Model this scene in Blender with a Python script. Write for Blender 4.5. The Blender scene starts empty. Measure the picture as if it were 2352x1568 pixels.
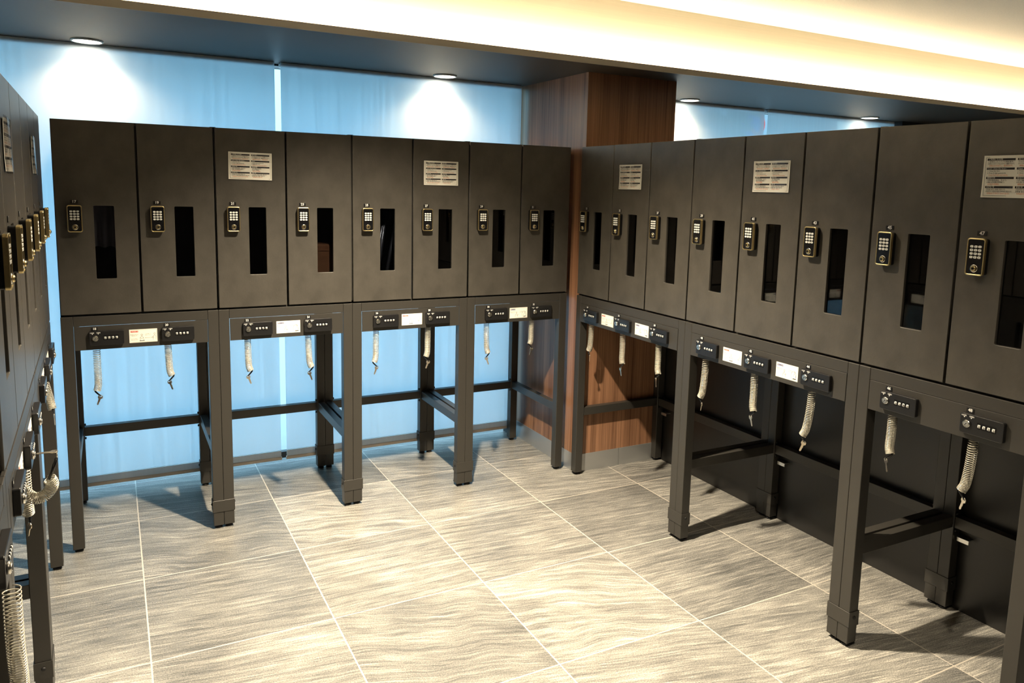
import bpy, bmesh, math, random
from mathutils import Vector, Matrix
random.seed(7)
sc = bpy.context.scene
col = sc.collection
PI = math.pi

# ------------------------------------------------------------------ helpers
def T(x=0, y=0, z=0):
    return Matrix.Translation((x, y, z))

def RX(a): return Matrix.Rotation(a, 4, 'X')
def RY(a): return Matrix.Rotation(a, 4, 'Y')
def RZ(a): return Matrix.Rotation(a, 4, 'Z')

class MB:
    """collects shapes into one mesh; every shape names its material"""
    def __init__(s):
        s.bm = bmesh.new(); s.mats = []
    def mi(s, m):
        if m not in s.mats: s.mats.append(m)
        return s.mats.index(m)
    def _mark(s, faces, m, smooth=False):
        i = s.mi(m)
        for f in faces:
            f.material_index = i; f.smooth = smooth
    def box(s, x0, x1, y0, y1, z0, z1, m, bev=0.0, seg=1, mat=None):
        r = bmesh.ops.create_cube(s.bm, size=1.0)
        vs = r['verts']
        M = T((x0+x1)/2, (y0+y1)/2, (z0+z1)/2) @ Matrix.Diagonal((x1-x0, y1-y0, z1-z0, 1))
        if mat: M = mat @ M
        bmesh.ops.transform(s.bm, matrix=M, verts=vs)
        fs = list({f for v in vs for f in v.link_faces})
        s._mark(fs, m)
        if bev > 0:
            es = list({e for v in vs for e in v.link_edges})
            r2 = bmesh.ops.bevel(s.bm, geom=es, offset=bev, segments=seg, affect='EDGES', profile=0.5)
            s._mark(r2['faces'], m)
        return s
    def cyl(s, c, r, h, m, axis='Z', n=24, r2=None, smooth=True, bev=0):
        r_ = bmesh.ops.create_cone(s.bm, cap_ends=True, segments=n, radius1=r, radius2=r if r2 is None else r2, depth=h)
        vs = r_['verts']
        R = Matrix.Identity(4)
        if axis == 'Y': R = RX(PI/2)
        if axis == 'X': R = RY(PI/2)
        bmesh.ops.transform(s.bm, matrix=T(*c) @ R, verts=vs)
        fs = list({f for v in vs for f in v.link_faces})
        i = s.mi(m)
        for f in fs:
            f.material_index = i; f.smooth = smooth and len(f.verts) == 4
        if bev:
            es = [e for e in {e for v in vs for e in v.link_edges} if any(len(f.verts) > 4 for f in e.link_faces)]
            r3 = bmesh.ops.bevel(s.bm, geom=es, offset=bev, segments=2, affect='EDGES')
            s._mark(r3['faces'], m, True)
        return s
    def torus(s, c, R, r, m, axis='Y', n=28, k=8):
        i = s.mi(m); rings = []
        for a in range(n):
            t = 2*PI*a/n; ring = []
            for b in range(k):
                u = 2*PI*b/k
                x = (R+r*math.cos(u))*math.cos(t); z = (R+r*math.cos(u))*math.sin(t); y = r*math.sin(u)
                p = Vector((x, y, z)) if axis == 'Y' else Vector((x, z, y))
                ring.append(s.bm.verts.new(p+Vector(c)))
            rings.append(ring)
        for a in range(n):
            for b in range(k):
                f = s.bm.faces.new((rings[a][b], rings[(a+1) % n][b], rings[(a+1) % n][(b+1) % k], rings[a][(b+1) % k]))
                f.material_index = i; f.smooth = True
        return s
    def tube(s, pts, r, m, k=6, caps=True):
        i = s.mi(m); rings = []; n = len(pts)
        pts = [Vector(p) for p in pts]
        up = Vector((0, 0, 1))
        t0 = (pts[1]-pts[0]).normalized()
        a = t0.cross(up)
        if a.length < 1e-3: a = t0.cross(Vector((1, 0, 0)))
        a.normalize()
        for j in range(n):
            t = (pts[min(j+1, n-1)]-pts[max(j-1, 0)]).normalized()
            a = (a-t*a.dot(t)).normalized(); b = t.cross(a)
            rr = r(j/(n-1)) if callable(r) else r
            rings.append([s.bm.verts.new(pts[j]+a*math.cos(2*PI*q/k)*rr+b*math.sin(2*PI*q/k)*rr) for q in range(k)])
        for j in range(n-1):
            for q in range(k):
                f = s.bm.faces.new((rings[j][q], rings[j][(q+1) % k], rings[j+1][(q+1) % k], rings[j+1][q]))
                f.material_index = i; f.smooth = True
        if caps:
            for R_ in (rings[0][::-1], rings[-1]):
                f = s.bm.faces.new(R_); f.material_index = i
        return s
    def mesh(s, me, M, m):
        """adds a copy of a mesh (text, outline) with one material"""
        i = s.mi(m); vs = [s.bm.verts.new(M @ v.co) for v in me.vertices]
        for p in me.polygons:
            try:
                f = s.bm.faces.new([vs[k] for k in p.vertices]); f.material_index = i
            except ValueError: pass
        return s
    def quad(s, pts, m):
        f = s.bm.faces.new([s.bm.verts.new(p) for p in pts]); f.material_index = s.mi(m)
        return s
    def me(s, name, normals=True):
        me = bpy.data.meshes.new(name)
        if normals: bmesh.ops.recalc_face_normals(s.bm, faces=s.bm.faces[:])
        s.bm.to_mesh(me); s.bm.free()
        for m in s.mats: me.materials.append(m)
        return me

def link(name, me, parent=None, loc=(0, 0, 0), rz=0.0, **props):
    o = bpy.data.objects.new(name, me); col.objects.link(o)
    if parent: o.parent = parent
    o.location = loc; o.rotation_euler = (0, 0, rz)
    for k, v in props.items(): o[k] = v
    return o

def thing(name, label, cat, loc=(0, 0, 0), rz=0.0, group=None):
    o = bpy.data.objects.new(name, None); col.objects.link(o)
    o.empty_display_size = .05
    o.location = loc; o.rotation_euler = (0, 0, rz); o['label'] = label; o['category'] = cat
    if group: o['group'] = group
    return o

def copy_tree(o, parent=None):
    c = o.copy(); col.objects.link(c)
    if parent: c.parent = parent
    for ch in [k for k in bpy.data.objects if k.parent == o]: copy_tree(ch, c)
    return c

def struct(name, mb, **k):
    return link(name, mb.me(name), kind='structure', **k)

_tx = {}
def text_mesh(body, size, align='CENTER', bold=0.0, extrude=0.0, spacing=1.0, xscale=1.0):
    key = (body, size, align, bold, extrude, spacing)
    if key in _tx: return _tx[key]
    f = bpy.data.curves.new('lettering', 'FONT'); f.body = body; f.size = size
    f.align_x = align; f.align_y = 'CENTER'; f.offset = bold; f.extrude = extrude; f.resolution_u = 2
    f.space_character = spacing
    o = bpy.data.objects.new('lettering', f); col.objects.link(o)
    dg = bpy.context.evaluated_depsgraph_get()
    me = bpy.data.meshes.new_from_object(o.evaluated_get(dg))
    bpy.data.objects.remove(o); bpy.data.curves.remove(f)
    _tx[key] = me
    return me

FRONT = RX(PI/2)          # text plane -> faces -Y, reads along +X

def rrect(w, h, r, n=5):
    pts = []
    for cx, cz, a0 in ((w/2-r, h/2-r, 0), (-w/2+r, h/2-r, PI/2), (-w/2+r, -h/2+r, PI), (w/2-r, -h/2+r, 1.5*PI)):
        for k in range(n+1):
            a = a0+PI/2*k/n
            pts.append((cx+r*math.cos(a), cz+r*math.sin(a)))
    return pts

def curve_mesh(loops, depth, bev=0.0):
    """flat outline (x, z) with holes -> solid of thickness depth, front face at y=0 looking -Y"""
    c = bpy.data.curves.new('outline', 'CURVE'); c.dimensions = '2D'; c.fill_mode = 'BOTH'
    c.extrude = depth/2-bev; c.bevel_depth = bev; c.bevel_resolution = 1; c.offset = -bev
    for L in loops:
        s = c.splines.new('POLY'); s.points.add(len(L)-1)
        for p, (x, z) in zip(s.points, L): p.co = (x, z, 0, 1)
        s.use_cyclic_u = True
    o = bpy.data.objects.new('outline', c); col.objects.link(o)
    dg = bpy.context.evaluated_depsgraph_get()
    me = bpy.data.meshes.new_from_object(o.evaluated_get(dg))
    bpy.data.objects.remove(o); bpy.data.curves.remove(c)
    me.transform(T(0, depth/2, 0) @ RX(PI/2))
    return me

# ------------------------------------------------------------------ materials
def newmat(name):
    m = bpy.data.materials.new(name); m.use_nodes = True
    nt = m.node_tree; nt.nodes.clear()
    out = nt.nodes.new('ShaderNodeOutputMaterial')
    return m, nt, out

def N(nt, typ, **kw):
    n = nt.nodes.new(typ)
    for k, v in kw.items():
        if k.startswith('i_'): n.inputs[k[2:].replace('_', ' ')].default_value = v
        else: setattr(n, k, v)
    return n

def pbr(name, colr, rough=.5, metal=0.0, spec=.5, noise=None, bump=None, coat=0.0):
    """noise=(scale vec, amount, detail) colour variation; bump=(scale vec, strength)"""
    m, nt, out = newmat(name)
    p = N(nt, 'ShaderNodeBsdfPrincipled')
    p.inputs['Base Color'].default_value = (*colr, 1); p.inputs['Roughness'].default_value = rough
    p.inputs['Metallic'].default_value = metal; p.inputs['Specular IOR Level'].default_value = spec
    p.inputs['Coat Weight'].default_value = coat
    L = nt.links.new; L(p.outputs[0], out.inputs[0])
    tc = N(nt, 'ShaderNodeTexCoord')
    if noise:
        mp = N(nt, 'ShaderNodeMapping'); mp.inputs['Scale'].default_value = noise[0]; L(tc.outputs['Object'], mp.inputs[0])
        nz = N(nt, 'ShaderNodeTexNoise'); nz.inputs['Scale'].default_value = 1; nz.inputs['Detail'].default_value = noise[2]
        nz.inputs['Roughness'].default_value = .6
        L(mp.outputs[0], nz.inputs['Vector'])
        r = N(nt, 'ShaderNodeMapRange'); r.inputs['From Min'].default_value = .3; r.inputs['From Max'].default_value = .7
        r.inputs['To Min'].default_value = 1-noise[1]; r.inputs['To Max'].default_value = 1+noise[1]
        L(nz.outputs[0], r.inputs[0])
        mx = N(nt, 'ShaderNodeVectorMath', operation='SCALE'); mx.inputs[0].default_value = colr
        L(r.outputs[0], mx.inputs['Scale']); L(mx.outputs[0], p.inputs['Base Color'])
    if bump:
        mp = N(nt, 'ShaderNodeMapping'); mp.inputs['Scale'].default_value = bump[0]; L(tc.outputs['Object'], mp.inputs[0])
        nz = N(nt, 'ShaderNodeTexNoise'); nz.inputs['Scale'].default_value = 1; nz.inputs['Detail'].default_value = 3
        L(mp.outputs[0], nz.inputs['Vector'])
        b = N(nt, 'ShaderNodeBump'); b.inputs['Strength'].default_value = bump[1]; b.inputs['Distance'].default_value = .001
        L(nz.outputs[0], b.inputs['Height']); L(b.outputs[0], p.inputs['Normal'])
    return m

def emit(name, colr, strength):
    m, nt, out = newmat(name)
    e = N(nt, 'ShaderNodeEmission'); e.inputs[0].default_value = (*colr, 1); e.inputs[1].default_value = strength
    nt.links.new(e.outputs[0], out.inputs[0])
    return m

DOOR = pbr('door_laminate', (.056, .0515, .0445), .38, 0, .5, noise=((13, 8, 9), .22, 8), bump=((150, 150, 110), .35))
FRAME = pbr('powder_coated_steel', (.033, .0308, .0272), .40, .0, .5, bump=((700, 700, 700), .12))
BLACKSTEEL = pbr('black_steel', (.02, .02, .021), .4, 0, .5)
PANEL = pbr('back_panel_steel', (.017, .016, .015), .33, 0, .5, noise=((3, 3, 3), .1, 3))
INSIDE = pbr('cabinet_inside', (.005, .005, .006), .8)
RUBBER = pbr('black_rubber', (.008, .008, .009), .6)
GLOSSBLACK = pbr('gloss_black_plastic', (.006, .006, .007), .16, 0, .5)
LOCKBLACK = pbr('lock_black_plastic', (.010, .010, .011), .3, 0, .5)
BRASS = pbr('brushed_brass', (.72, .58, .30), .3, 1.0)
CHROME = pbr('nickel', (.78, .76, .70), .22, 1.0)
KEYW = pbr('white_keys', (.80, .80, .76), .35)
WHITE = pbr('white_print', (.85, .85, .82), .5)
BLACKINK = pbr('black_ink', (.012, .010, .012), .6)
REDINK = pbr('red_ink', (.62, .06, .04), .6)
ORANGEINK = pbr('orange_ink', (.70, .22, .08), .6)
NAVYINK = pbr('navy_ink', (.03, .035, .16), .6)
PAPER = pbr("paper", (.93, .91, .82), .55)
COIL = pbr('coil_cable_plastic', (.62, .59, .50), .25, .35, .6)
KEYMETAL = pbr('key_metal', (.80, .70, .56), .28, 1.0)
ZINC = pbr('zinc_bracket', (.75, .75, .72), .3, 1.0)
SOFFIT = pbr('soffit_paint', (.062, .053, .044), .5, 0, .4)
LIP = pbr('soffit_edge_metal', (.20, .19, .17), .45, .3)
COVEWALL = pbr('cove_plaster', (.80, .75, .63), .8, noise=((2, 2, 160), .03, 2))
CEIL = pbr('ceiling_paper', (.80, .75, .67), .85, bump=((260, 260, 260), .5), noise=((160, 160, 160), .05, 2))
WALL = pbr('wall_paint', (.62, .56, .46), .8)
DARKWALL = pbr('dark_wall', (.035, .038, .045), .6)
STEELBASE = pbr('brushed_steel_baseboard', (.50, .51, .52), .33, .75, bump=((4, 4, 300), .1))
WINFRAME = pbr('window_frame', (.012, .014, .018), .4)
GREYSTREET = pbr('pale_paving', (.60, .62, .62), .9)
BUILDING = pbr('far_building_render', (.32, .36, .40), .8)
BUILDGLASS = pbr('far_building_glass', (.12, .17, .22), .3)
LEAF = pbr('tree_leaf', (.05, .09, .06), .7)
BARK = pbr('tree_bark', (.07, .06, .05), .8)
SIGNBLUE = pbr('sign_blue', (.03, .07, .55), .4)
SIGNRED = pbr('sign_red', (.65, .05, .04), .4)
RAIL = pbr('blind_rail', (.78, .68, .58), .4)

BLINDBOX = pbr('blind_head_box', (.45, .46, .47), .5)
GREYCLOTH = pbr('grey_cloth', (.75, .72, .70), .9, noise=((14, 14, 3), .5, 4))
BROWNBAG = pbr('brown_card', (.42, .19, .08), .8, noise=((6, 6, 20), .2, 3))
BLUEBAG = pbr('navy_bag', (.014, .02, .05), .6)
ALU = pbr('aluminium', (.5, .52, .55), .35, .9)

def film_mat():
    m, nt, out = newmat('clear_laminate'); L = nt.links.new
    t = N(nt, 'ShaderNodeBsdfTransparent'); t.inputs[0].default_value = (.95, .95, .95, 1)
    g = N(nt, 'ShaderNodeBsdfGlossy'); g.inputs['Roughness'].default_value = .12
    f = N(nt, 'ShaderNodeFresnel'); ge = N(nt, 'ShaderNodeNewGeometry')
    io = N(nt, 'ShaderNodeMapRange'); io.inputs['To Min'].default_value = 1.5; io.inputs['To Max'].default_value = 1/1.5
    L(ge.outputs['Backfacing'], io.inputs[0]); L(io.outputs[0], f.inputs[0])
    mx = N(nt, 'ShaderNodeMixShader'); L(f.outputs[0], mx.inputs[0]); L(t.outputs[0], mx.inputs[1]); L(g.outputs[0], mx.inputs[2])
    L(mx.outputs[0], out.inputs[0]); return m
FILM = film_mat()

def glass(name, tint, rough=.02):
    m, nt, out = newmat(name); L = nt.links.new
    t = N(nt, 'ShaderNodeBsdfTransparent'); t.inputs[0].default_value = (*tint, 1)
    g = N(nt, 'ShaderNodeBsdfGlossy'); g.inputs['Roughness'].default_value = rough
    f = N(nt, 'ShaderNodeFresnel'); ge = N(nt, 'ShaderNodeNewGeometry')
    io = N(nt, 'ShaderNodeMapRange'); io.inputs['To Min'].default_value = 1.5; io.inputs['To Max'].default_value = 1/1.5
    L(ge.outputs['Backfacing'], io.inputs[0]); L(io.outputs[0], f.inputs[0])
    mx = N(nt, 'ShaderNodeMixShader'); L(f.outputs[0], mx.inputs[0]); L(t.outputs[0], mx.inputs[1]); L(g.outputs[0], mx.inputs[2])
    L(mx.outputs[0], out.inputs[0]); return m
SMOKED = glass('smoked_acrylic', (.46, .47, .50))
WINGLASS = glass('window_glass', (.93, .97, .98))

def blind_mat(name, see, streak, tl=1.0):
    m, nt, out = newmat(name); L = nt.links.new
    tc = N(nt, 'ShaderNodeTexCoord')
    mp = N(nt, 'ShaderNodeMapping'); mp.inputs['Scale'].default_value = (55, 1, .9); L(tc.outputs['Object'], mp.inputs[0])
    nz = N(nt, 'ShaderNodeTexNoise'); nz.inputs['Scale'].default_value = 1; nz.inputs['Detail'].default_value = 4
    L(mp.outputs[0], nz.inputs['Vector'])
    r = N(nt, 'ShaderNodeMapRange'); r.inputs['From Min'].default_value = .3; r.inputs['From Max'].default_value = .7
    r.inputs['To Min'].default_value = 1-streak; r.inputs['To Max'].default_value = 1; L(nz.outputs[0], r.inputs[0])
    wv = N(nt, 'ShaderNodeTexWave'); wv.wave_type = 'BANDS'; wv.bands_direction = 'Z'; wv.inputs['Scale'].default_value = 95
    wv.inputs['Distortion'].default_value = .6; L(tc.outputs['Object'], wv.inputs['Vector'])
    r2 = N(nt, 'ShaderNodeMapRange'); r2.inputs['To Min'].default_value = .94; r2.inputs['To Max'].default_value = 1; L(wv.outputs['Fac'], r2.inputs[0])
    mul = N(nt, 'ShaderNodeMath', operation='MULTIPLY'); L(r.outputs[0], mul.inputs[0]); L(r2.outputs[0], mul.inputs[1])
    c1 = N(nt, 'ShaderNodeVectorMath', operation='SCALE'); c1.inputs[0].default_value = (.66, .67, .66); L(mul.outputs[0], c1.inputs['Scale'])
    c2 = N(nt, 'ShaderNodeVectorMath', operation='SCALE'); c2.inputs[0].default_value = (.50*tl, .56*tl, .60*tl); L(mul.outputs[0], c2.inputs['Scale'])
    d = N(nt, 'ShaderNodeBsdfDiffuse'); L(c1.outputs[0], d.inputs[0])
    t = N(nt, 'ShaderNodeBsdfTranslucent'); L(c2.outputs[0], t.inputs[0])
    mx = N(nt, 'ShaderNodeMixShader'); mx.inputs[0].default_value = .5; L(d.outputs[0], mx.inputs[1]); L(t.outputs[0], mx.inputs[2])
    add = N(nt, 'ShaderNodeAddShader'); L(d.outputs[0], add.inputs[0]); L(t.outputs[0], add.inputs[1])
    tr = N(nt, 'ShaderNodeBsdfTransparent')
    mm = N(nt, 'ShaderNodeMixShader'); mm.inputs[0].default_value = see; L(mx.outputs[0] if False else add.outputs[0], mm.inputs[1]); L(tr.outputs[0], mm.inputs[2])
    L(mm.outputs[0], out.inputs[0]); return m
BLIND = blind_mat('blind_fabric', 0.0, .06)
HEM = blind_mat('blind_hem_double', 0.0, .05, .34)
BLINDSHEER = blind_mat('blind_fabric_sheer', 0.34, .04, .85)

def wood_mat():
    m, nt, out = newmat('walnut_laminate'); L = nt.links.new
    p = N(nt, 'ShaderNodeBsdfPrincipled'); L(p.outputs[0], out.inputs[0])
    tc = N(nt, 'ShaderNodeTexCoord')
    mp = N(nt, 'ShaderNodeMapping'); mp.inputs['Scale'].default_value = (130, 130, 1.3); L(tc.outputs['Object'], mp.inputs[0])
    nz = N(nt, 'ShaderNodeTexNoise'); nz.inputs['Scale'].default_value = 1; nz.inputs['Detail'].default_value = 5; nz.inputs['Roughness'].default_value = .7
    L(mp.outputs[0], nz.inputs['Vector'])
    mp2 = N(nt, 'ShaderNodeMapping'); mp2.inputs['Scale'].default_value = (14, 14, .5); L(tc.outputs['Object'], mp2.inputs[0])
    n2 = N(nt, 'ShaderNodeTexNoise'); n2.inputs['Scale'].default_value = 1; n2.inputs['Detail'].default_value = 2; L(mp2.outputs[0], n2.inputs['Vector'])
    ad = N(nt, 'ShaderNodeMath', operation='MULTIPLY_ADD'); L(n2.outputs[0], ad.inputs[0]); ad.inputs[1].default_value = .45
    sb = N(nt, 'ShaderNodeMath', operation='MULTIPLY'); L(nz.outputs[0], sb.inputs[0]); sb.inputs[1].default_value = .6; L(sb.outputs[0], ad.inputs[2])
    cr = N(nt, 'ShaderNodeValToRGB'); L(ad.outputs[0], cr.inputs[0])
    e = cr.color_ramp.elements; e[0].position = .38; e[0].color = (.115, .052, .027, 1); e[1].position = .66; e[1].color = (.42, .22, .125, 1)
    L(cr.outputs[0], p.inputs['Base Color']); p.inputs['Roughness'].default_value = .34
    return m
WOOD = wood_mat()

def floor_mat():
    m, nt, out = newmat('stone_tile'); L = nt.links.new
    p = N(nt, 'ShaderNodeBsdfPrincipled'); L(p.outputs[0], out.inputs[0])
    tc = N(nt, 'ShaderNodeTexCoord')
    sx = N(nt, 'ShaderNodeSeparateXYZ'); L(tc.outputs['Object'], sx.inputs[0])
    def math_(op, a, b=None, c=None):
        n = N(nt, 'ShaderNodeMath', operation=op)
        for k, v in enumerate((a, b, c)):
            if v is None: continue
            if isinstance(v, (int, float)): n.inputs[k].default_value = v
            else: L(v, n.inputs[k])
        return n.outputs[0]
    PX, PY = .603, .598
    u = math_('DIVIDE', math_('SUBTRACT', sx.outputs[0], .255), PX)
    v = math_('DIVIDE', math_('ADD', sx.outputs[1], .358), PY)
    iu, iv = math_('FLOOR', u), math_('FLOOR', v)
    fu, fv = math_('FRACT', u), math_('FRACT', v)
    g = .0042
    du = math_('MINIMUM', fu, math_('SUBTRACT', 1, fu)); dv = math_('MINIMUM', fv, math_('SUBTRACT', 1, fv))
    grout = math_('LESS_THAN', math_('MINIMUM', du, dv), g)
    cid = N(nt, 'ShaderNodeCombineXYZ'); L(iu, cid.inputs[0]); L(iv, cid.inputs[1])
    wn = N(nt, 'ShaderNodeTexWhiteNoise', noise_dimensions='3D'); L(cid.outputs[0], wn.inputs['Vector'])
    sep = N(nt, 'ShaderNodeSeparateColor'); L(wn.outputs['Color'], sep.inputs[0])
    r1, r2, r3 = sep.outputs[0], sep.outputs[1], sep.outputs[2]
    cc = N(nt, 'ShaderNodeCombineXYZ'); L(sx.outputs[0], cc.inputs[0]); L(sx.outputs[1], cc.inputs[1])
    rot = N(nt, 'ShaderNodeVectorRotate', rotation_type='Z_AXIS'); L(cc.outputs[0], rot.inputs['Vector'])
    L(math_('MULTIPLY_ADD', r1, .34, .0), rot.inputs['Angle'])
    off = N(nt, 'ShaderNodeVectorMath', operation='MULTIPLY_ADD'); L(wn.outputs['Color'], off.inputs[0]); off.inputs[1].default_value = (37, 37, 37)
    L(rot.outputs[0], off.inputs[2])
    # swirl: low frequency warp, strong on some tiles
    w = N(nt, 'ShaderNodeTexNoise'); w.inputs['Scale'].default_value = 2.6; w.inputs['Detail'].default_value = 3; L(off.outputs[0], w.inputs['Vector'])
    ws = N(nt, 'ShaderNodeVectorMath', operation='SUBTRACT'); L(w.outputs['Color'], ws.inputs[0]); ws.inputs[1].default_value = (.5, .5, .5)
    amt = math_('MULTIPLY_ADD', math_('GREATER_THAN', r3, .80), .13, .04)
    wsc = N(nt, 'ShaderNodeVectorMath', operation='SCALE'); L(ws.outputs[0], wsc.inputs[0]); L(amt, wsc.inputs['Scale'])
    wp = N(nt, 'ShaderNodeVectorMath', operation='ADD'); L(off.outputs[0], wp.inputs[0]); L(wsc.outputs[0], wp.inputs[1])
    mp = N(nt, 'ShaderNodeMapping'); mp.inputs['Scale'].default_value = (2.6, 42, 1); L(wp.outputs[0], mp.inputs[0])
    a = N(nt, 'ShaderNodeTexNoise'); a.inputs['Scale'].default_value = 1; a.inputs['Detail'].default_value = 8; a.inputs['Roughness'].default_value = .76; L(mp.outputs[0], a.inputs['Vector'])
    mp2 = N(nt, 'ShaderNodeMapping'); mp2.inputs['Scale'].default_value = (7, 170, 1); L(wp.outputs[0], mp2.inputs[0])
    b = N(nt, 'ShaderNodeTexNoise'); b.inputs['Scale'].default_value = 1; b.inputs['Detail'].default_value = 4; b.inputs['Roughness'].default_value = .7; L(mp2.outputs[0], b.inputs['Vector'])
    big = N(nt, 'ShaderNodeTexNoise'); big.inputs['Scale'].default_value = 3.5; big.inputs['Detail'].default_value = 3; L(wp.outputs[0], big.inputs['Vector'])
    s1 = math_('MULTIPLY', a.outputs[0], .46); s2 = math_('MULTIPLY_ADD', b.outputs[0], .38, s1); s3 = math_('MULTIPLY_ADD', big.outputs[0], .16, s2)
    sp = N(nt, 'ShaderNodeTexNoise'); sp.inputs['Scale'].default_value = 230; sp.inputs['Detail'].default_value = 2; L(tc.outputs['Object'], sp.inputs['Vector'])
    s4 = math_('MULTIPLY_ADD', math_('SUBTRACT', sp.outputs[0], .5), .30, s3)
    s5 = math_('ADD', s4, math_('MULTIPLY_ADD', r2, .06, -.03))
    cr = N(nt, 'ShaderNodeValToRGB'); L(s5, cr.inputs[0])
    e = cr.color_ramp.elements
    e[0].position = .37; e[0].color = (.062, .063, .062, 1); e[1].position = .65; e[1].color = (.58, .55, .49, 1)
    for pos, c in ((.45, (.130, .129, .122)), (.51, (.205, .20, .185)), (.57, (.31, .30, .27))):
        x = e.new(pos); x.color = (*c, 1)
    mx = N(nt, 'ShaderNodeMix', data_type='RGBA'); L(grout, mx.inputs['Factor']); L(cr.outputs[0], mx.inputs[6]); mx.inputs[7].default_value = (.50, .46, .40, 1)
    L(mx.outputs[2], p.inputs['Base Color'])
    rr = N(nt, 'ShaderNodeMapRange'); rr.inputs['To Min'].default_value = .5; rr.inputs['To Max'].default_value = .34; L(a.outputs[0], rr.inputs[0])
    L(rr.outputs[0], p.inputs['Roughness'])
    bh = math_('MULTIPLY_ADD', grout, -1.5, s4)
    bp_ = N(nt, 'ShaderNodeBump'); bp_.inputs['Strength'].default_value = .25; bp_.inputs['Distance'].default_value = .002; L(bh, bp_.inputs['Height'])
    L(bp_.outputs[0], p.inputs['Normal'])
    return m
STONE = floor_mat()

LED = emit('led_strip_glow', (1.0, .80, .50), 140)
LAMP = emit('lamp_glow', (1.0, .90, .72), 30)

# ------------------------------------------------------------------ setting
ZC = 2.190
YB = .625           # plane of the roller blinds
struct('floor', MB().box(-1.1, 9.2, -4.7, .9, -.06, 0, STONE))
# high ceiling, cove wall and dark soffit
struct('ceiling', MB().box(-1.1, 9.2, -4.7, -.10, 2.545, 2.60, CEIL))
struct('wall_cove', MB().box(-1.1, 9.2, -.18, -.10, 2.216, 2.545, COVEWALL))
struct('ceiling_soffit', MB().box(-1.1, 9.2, -.305, .90, ZC, 2.215, SOFFIT))
struct('trim_1', MB().box(-1.1, 9.2, -.309, -.305, ZC-.001, 2.219, LIP))
struct('wall_left', MB().box(-1.1, -1.0, -4.7, .9, 0, 2.55, WALL))
struct('wall_right', MB().box(9.1, 9.2, -4.7, .9, 0, 2.55, DARKWALL))
struct('wall_back', MB().box(-1.1, 9.2, -4.75, -4.7, 0, 2.6, DARKWALL))
struct('wall_corner', MB().box(5.87, 9.1, .56, .70, 0, ZC, DARKWALL))
# timber clad column
struct('pillar', MB().box(2.442, 3.029, -.077, .74, .1, ZC, WOOD))
struct('baseboard_side', MB().box(2.4395, 2.4425, -.0795, .74, 0, .101, STEELBASE))
struct('baseboard_front', MB().box(2.4395, 2.735, -.0800, -.0765, 0, .101, STEELBASE).box(2.737, 3.03, -.0800, -.0765, 0, .101, STEELBASE).box(2.45, 3.02, -.07, .7, 0, .1, BLACKSTEEL))

# windows behind the blinds
def window(name, x0, x1, mull):
    w = link(name, MB().box(x0, x1, .70, .735, .043, .078, WINFRAME).box(x0, x1, .70, .76, 2.180, 2.24, WINFRAME)
             .box(x0, x0+.03, .70, .76, .0, 2.180, WINFRAME).box(x1-.03, x1, .70, .76, .0, 2.180, WINFRAME).me(name), kind='structure')
    edges = [x0+.03]+mull+[x1-.03]
    for a, b in zip(edges[:-1], edges[1:]):
        link('window_pane', MB().box(a, b, .740, .746, .002, 2.180, WINGLASS).me('window_pane'), w)
    for mx in mull:
        link('mullion', MB().box(mx-.006, mx+.006, .726, .74, .055, 2.165, WINFRAME).me('mullion'), w)
    return w
window('window_1', -1.0, 2.442, [])
window('window_2', 3.029, 5.87, [])
struct('wall_outer', MB().box(-1.1, 9.2, .70, .76, 2.19, 2.62, DARKWALL))

def blind(x0, x1, mat, label):
    t = thing('roller_blind', label, 'blind', ((x0+x1)/2, YB, .06), group='roller blinds over the windows')
    w = (x1-x0)/2
    fb = MB(); n = 40; H0, H1 = .055, 2.106
    link('fabric', fb.box(-w, w, -.0006, .0006, H0, 2.1285, mat).me('fabric'), t)
    link('hem_pocket', MB().box(-w, w, -.003, .003, .016, .052, HEM).me('hem_pocket'), t)
    b = MB().box(-w-.004, w+.004, -.007, .007, .0, .0185, RAIL, .004, 2)
    link('bottom_rail', b.me('bottom_rail'), t)
    link('head_rail', MB().box(-w, w, .004, .05, 2.106, 2.128, BLINDBOX, .003).me('head_rail'), t)
    return t
blind(-.995, .973, BLIND, 'translucent white roller blind behind lockers 17 to 23, glowing blue with daylight')
blind(1.003, 2.418, BLIND, 'translucent roller blind between the bright window gap and the wooden column')
blind(3.045, 4.42, BLINDSHEER, 'sheer roller blind beside the wooden column, showing a round sign outside')
blind(4.452, 5.86, BLINDSHEER, 'sheer roller blind meeting the dark wall corner beyond lockers 43 and 45')

# outside, seen faintly through the sheer blinds
struct('ground_outside', MB().box(-6, 40, .9, 40, -.2, -.03, GREYSTREET))
bt = thing('office_building', 'grey office building across the street behind the sheer blinds', 'building', (26, 24, -.03))
mb = MB().box(-7, 7, 0, 6, 0, 5.6, BUILDING); link('facade', mb.me('facade'), bt)
for k in range(6):
    link('window_band', MB().box(-6.6+k*2.2, -4.9+k*2.2, -.05, .02, 3.3, 4.5, BUILDGLASS).me('window_band'), bt)
sg = thing('road_sign', 'round blue road sign with red rim and slash on a grey post outside', 'sign', (12.35, 9.0, -.03))
link('post', MB().cyl((0, .03, 1.6), .03, 3.2, ZINC).me('post'), sg)
mb = MB().cyl((0, 0, 3.09), .36, .02, SIGNBLUE, 'Y', 40); link('sign_face', mb.me('sign_face'), sg)
mb = MB().torus((0, -.012, 3.09), .33, .045, SIGNRED, 'Y', 40, 8); link('sign_rim', mb.me('sign_rim'), sg)
mb = MB().box(-.32, .32, -.022, -.012, -.03, .03, SIGNRED, mat=T(0, 0, 3.09) @ RY(PI/4)); link('sign_slash', mb.me('sign_slash'), sg)
sg.rotation_euler = (0, 0, -.75)
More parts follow.
